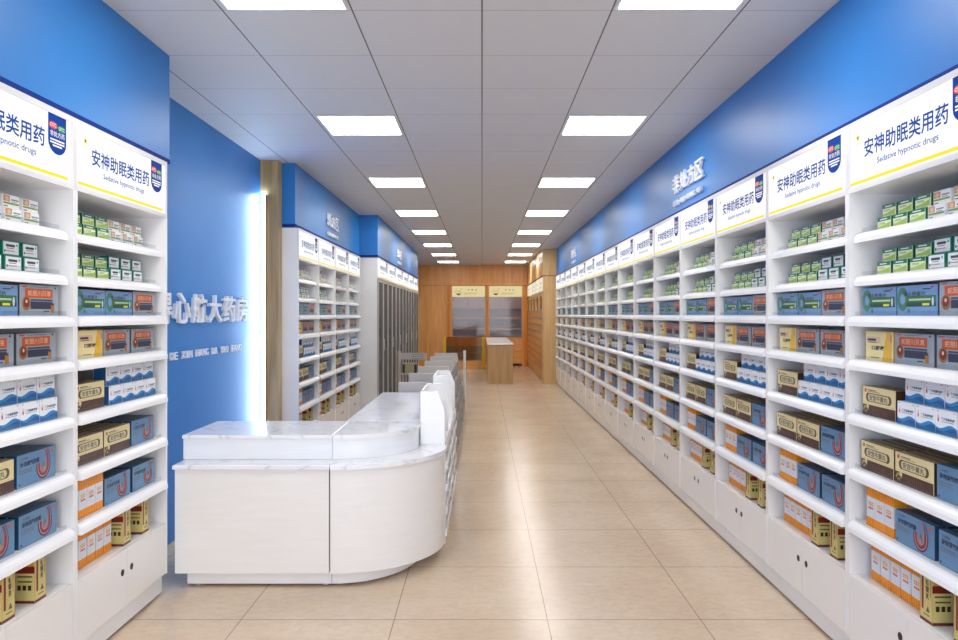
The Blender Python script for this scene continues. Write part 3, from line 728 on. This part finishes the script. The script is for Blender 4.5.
rb(-0.84, 4.80, 0.0, -0.26, 6.46, 0.0595, WHITE).build('plinth', c3)
tag(c3, 'white marble-topped counter leg running back along the aisle behind the curved corner', 'counter')
# white display stands on the ledge of the return leg
def display_stand(y0, label):
    r = empty('display_stand', (-0.386, y0, 0.6724)); L = 0.55; X1 = 0.152
    prof = [(0,0),(X1,0),(X1,0.215),(0.108,0.33),(0,0.33)]
    for y in (0, L-0.016): MB().prism(prof, 'y', y, y+0.016, SHELFW).build('side_panel', r)
    MB().box(0, 0.0165, 0.0, 0.012, L-0.0165, 0.33, SHELFW).build('back_panel', r)
    for z in (0.01, 0.10, 0.18):
        MB().box(0.0125, 0.0165, z, 0.112, L-0.0165, z+0.01, WHITE).box(0.106, 0.0165, z+0.0105, 0.112, L-0.0165, z+0.03, WHITE).build('tray', r)
    tag(r, label, 'display stand', 'white display stands on the counter ledge'); return r
display_stand(4.70, 'white slant-cornered display stand on the marble ledge, nearer of the two')
display_stand(5.94, 'white slant-cornered display stand on the marble ledge, farther of the two')
# grey gondolas
def gondola(y0, label):
    r = empty('gondola_shelf', (-0.73, y0, 0)); L = 0.985
    prof = [(0,0.0),(0.465,0.0),(0.465,0.2),(0.44,0.42),(0.345,0.893),(0,0.893)]
    for y in (0, L-0.02): MB().prism(prof, 'y', y, y+0.02, GREYLAM).build('side_panel', r)
    MB().box(0.0, 0.0205, 0.03, 0.12, L-0.0205, 0.80, GREYLAM).build('back_panel', r)
    for k, z in enumerate((0.06, 0.24, 0.42, 0.60, 0.76)):
        xe = 0.44 if z < 0.3 else 0.44-(z-0.3)*0.2
        MB().prism([(0.1205,z+0.03),(xe,z),(xe+0.008,z),(xe+0.008,z+0.04),(xe,z+0.04),(xe,z+0.014),(0.1205,z+0.044)], 'y', 0.0205, L-0.0205, GREYLAM).build('tilted_shelf', r)
    tag(r, label, 'shelf', 'low grey gondola shelves along the aisle'); return r
for k in range(5): gondola(6.56+1.0*k, 'low grey gondola shelf with slanted side panel, %s in the aisle row' % ORD[k])
# barrier with posts at the end of the row
g = empty('barrier_gate', (-1.365, 12.4, 0))
MB().cyl(0,0,0,0.875,0.03,GREYLAM,16).cyl(0,0,0.875,0.882,0.024,GREYLAM,16).build('post', g)
MB().cyl(0.44,0,0,0.84,0.012,GREYLAM,12).build('post', g)
MB().box(0.031,-0.008,0.74,0.428,0.008,0.85,GREYLAM).build('rail', g)
for k in range(3): MB().box(0.20, -0.0095, 0.755+0.032*k, 0.40, -0.0085, 0.765+0.032*k, mat('blue_grey_print',(120,132,150),0.5)).build('printed_line', g)
MB().box(0.031,-0.12,0.50,0.428,0.12,0.515,GREYLAM).build('shelf', g)
tag(g, 'grey barrier gate with stout post and rail left of the gondola row end', 'gate')
mb = MB().box(-0.11,-0.08,0,0.11,0.08,0.165,mat('olive_tan',(168,158,122),0.5))
mb.box(-0.112,-0.082,0.01,-0.075,0.082,0.150,mat('near_black',(52,44,40),0.5)).box(0.075,-0.082,0.01,0.112,0.082,0.150,MATS['near_black'])
tag(mb.build('storage_case', None, (-1.19, 12.4, 0.516)), 'tan case with dark ends standing on the barrier gate shelf', 'case')
pm = MB().cyl(0,0,0,0.01,0.05,GREYLAM,18).cyl(0,0,0.01,0.865,0.024,mat('pale_post',(228,226,224),0.35),16)
tag(pm.build('barrier_post', None, (-0.30, 12.9, 0)), 'slim pale upright post on the aisle floor past the gondola row', 'post')

# ------------------------------------------------------------------ far apothecary corner
def apothecary(x0, label):
    r = empty('apothecary_cabinet', (x0, 21.6, 0)); W = 1.05
    # local: x right, y back
    for x in (0.0, W-0.05): MB().box(x, 0, 0, x+0.05, 0.36, 2.32, WOODB).build('side_panel', r)
    MB().box(0.0505, 0.34, 0, W-0.0505, 0.36, 2.32, mat('mauve_lining', (196,184,194), 0.5)).build('back_panel', r)
    s = MB().box(0.055, 0.002, 2.0, W-0.055, 0.33, 2.305, lightbox('cream_sign', (255,238,180), 0.45))
    sb = s.build('sign_box', r); sb['label'] = 'cream lit sign with bowl drawing'
    t = MB(); INK = P('ink_brown',(52,40,28)); e = -0.0015
    for i, ch in enumerate('中药房'): t.text(ch, 0.50+0.11*i, 2.17, 0.55+0.11*i, 2.215, e, INK, bold=0.02)
    t.rect(0.40, 2.10, 0.80, 2.108, e, P('gold_dark',(96,80,44))); t.rect(0.40, 2.07, 0.74, 2.076, e, P('gold_dark',(96,80,44)))
    t.poly([(0.17,2.09),(0.31,2.09),(0.28,2.045),(0.20,2.045)], e, INK)
    for a, bb in ((0.15,2.14),(0.19,2.19),(0.24,2.14),(0.28,2.17),(0.33,2.22),(0.31,2.12)): t.oval(a, bb, 0.018, 0.012, e, P('rust',(200,84,24)), 8)
    t.build('sign_print', sb)
    for k, z in enumerate((0.80, 1.06, 1.36, 1.66)): MB().box(0.0505, 0.018, z-0.012, W-0.0505, 0.335, z+0.028, mat('edge_wood', (240,176,100), 0.4)).build('shelf', r)
    for z0, z1 in ((1.387,1.658),(1.688,1.998),): pass
    MB().box(W/2-0.016, 0.018, 1.6895, W/2+0.016, 0.335, 1.999, MATS['edge_wood']).build('divider', r)
    MB().box(W/2-0.016, 0.018, 1.0885, W/2+0.016, 0.335, 1.3475, MATS['edge_wood']).build('divider', r)
    d = MB()
    for x in (0.052, W-0.068): d.box(x, 0, 0.86, x+0.016, 0.016, 1.995, GRAIL)
    d.box(0.068, 0, 0.86, W-0.068, 0.016, 0.875, GRAIL)
    dd = d.build('door', r); MB().box(0.069, 0.004, 0.876, W-0.069, 0.010, 1.994, CGLASS).build('glass_pane', dd)
    for k in range(4):
        z = 0.07+0.18*k
        dr = MB().box(0.055, 0.0, z, W-0.055, 0.33, z+0.172, WOODB).build('drawer', r)
        MB().box(W/2-0.05, -0.012, z+0.08, W/2+0.05, -0.0005, z+0.092, METAL).build('handle', dr)
    tag(r, label, 'cabinet', 'apothecary cabinets on the back wall')
apothecary(-0.915, 'tall honey wood apothecary cabinet with glass doors and cream sign, left one on back wall')
apothecary(0.155, 'tall honey wood apothecary cabinet with glass doors and cream sign, right one on back wall')
for i, (x0, x1) in enumerate(((-0.99,-0.92),(0.138,0.152),(1.208,1.298))):
    sbox('trim_%d' % (15+i), x0, 21.56, 0, x1, YB, 2.33, ORANGE)
# glass display counter
r = empty('display_counter', (-1.04, 20.25, 0)); YEL = mat('yellow_edge', (240,196,40), 0.4)
MB().box(0.075, 0, 0, 1.04, 0.5, 0.24, WOODB).build('base', r)
for x in (0.0, 1.045): MB().box(x, 0, 0, x+0.07, 0.5, 0.865, YEL).build('end_panel', r)
MB().box(0.075, 0.0, 0.2405, 1.04, 0.008, 0.84, hazed_glass('amber_glass', (235,215,180), (150,120,70), 0.2)).build('front_glass', r)
MB().box(0.075, 0.0, 0.8405, 1.04, 0.5, 0.865, MATS['amber_glass']).build('top_glass', r)
MB().box(0.075, 0.48, 0.2405, 1.04, 0.5, 0.84, WOODB).build('back_panel', r)
for z in (0.42, 0.63): MB().box(0.075, 0.03, z, 1.04, 0.47, z+0.015, WOODB).build('shelf', r)
tag(r, 'low glass-fronted wooden display counter with yellow ends below the left apothecary cabinet', 'display counter')
# island
r = empty('island_counter', (0.39, 18.2, 0))
MB().box(-0.27, -2.13, 0, 0.27, 2.0, 0.835, wood('island_oak', (176,136,88), (198,158,108), (186,146,98), 'z', 0.4)).build('island_body', r)
bev(MB().box(-0.285, -2.15, 0.8355, 0.285, 2.1, 0.866, mat('white_top', (246,240,236), 0.2)).build('white_top', r), 0.005)
tag(r, 'long light oak island counter with white top in the back room', 'counter')
# herb drawer cabinets along the right
def herb(i):
    W = 1.098; r = empty('herb_cabinet', (1.30, 21.6-1.1*i if False else 16.1+1.1*(i+1), 0), RIGHT)
    D = 0.59
    body = MB().box(0.0, 0.03, 0.0, W, D, 1.96, WOODL)
    if i == 0: body.box(W-0.02, 0.0, 0.0, W, 0.03, 1.96, WOODX)
    body.build('cabinet_body', r)
    hb = MB().box(0, 0.012, 1.9605, W, D, 2.308, WOODL).build('header_box', r)
    t = MB().box(0.10, 0.004, 2.0, W-0.10, 0.0118, 2.29, lightbox('warm_sign', (255,246,224), 0.5))
    for k in range(3): t.rect(0.42+k*0.1, 2.15, 0.48+k*0.1, 2.20, 0.003, P('ink_brown',(52,40,28)))
    t.rect(0.3, 2.08, 0.8, 2.09, 0.003, P('gold_dark',(96,80,44))); t.build('sign_panel', hb)
    # arched niche frame
    nm = MB(); z0, z1 = 1.60, 1.94; xs = [0.12, W-0.14]; n = 16; cx = (xs[0]+xs[1])/2; rx = (xs[1]-xs[0])/2; zs = 1.78
    lo = [(xs[0], z0)] + [(cx-rx*math.cos(math.pi*k/n), zs+0.13*math.sin(math.pi*k/n)) for k in range(n+1)] + [(xs[1], z0)]
    hi = [(0.0, z0)] + [(0.0 + (W-0.021)*k/n, z1) for k in range(n+1)] + [(W-0.021, z0)]
    nv = len(lo)
    vs = [(p[0],0.0,p[1]) for p in lo]+[(p[0],0.0,p[1]) for p in hi]+[(p[0],0.0295,p[1]) for p in lo]+[(p[0],0.0295,p[1]) for p in hi]
    fs = []
    for k in range(nv-1): fs += [(k,k+1,nv+k+1,nv+k), (k,2*nv+k,2*nv+k+1,k+1), (nv+k,nv+k+1,3*nv+k+1,3*nv+k), (2*nv+k,3*nv+k,3*nv+k+1,2*nv+k+1)]
    fs += [(0,nv,3*nv,2*nv),(nv-1,3*nv-1,4*nv-1,2*nv-1)]
    nm.add(vs, fs, WOODL); nm.build('arch_frame', r)
    MB().box(xs[0], 0.0285, z0+0.0, xs[1], 0.0298, 1.90, mat('niche_brown', (150,92,44), 0.5)).build('niche_lining', r)
    for k in range(9):
        z = 0.14+0.16*k
        for q in range(2):
            x0 = 0.01+q*0.53
            d = MB().box(x0, 0.006, z, x0+0.52, 0.0298, z+0.15, wood('amber_wood', (232,160,76), (246,184,104), (240,172,90), 'y', 0.35)).build('drawer', r)
            MB().box(x0, -0.004, z+0.128, x0+0.52, 0.0055, z+0.15, METAL).build('label_rail', d)
    tag(r, 'light wood herb drawer cabinet with arched niche on the right, %s from the aisle' % ORD[i], 'cabinet', 'herb drawer cabinets on the right')
for i in range(5): herb(i)
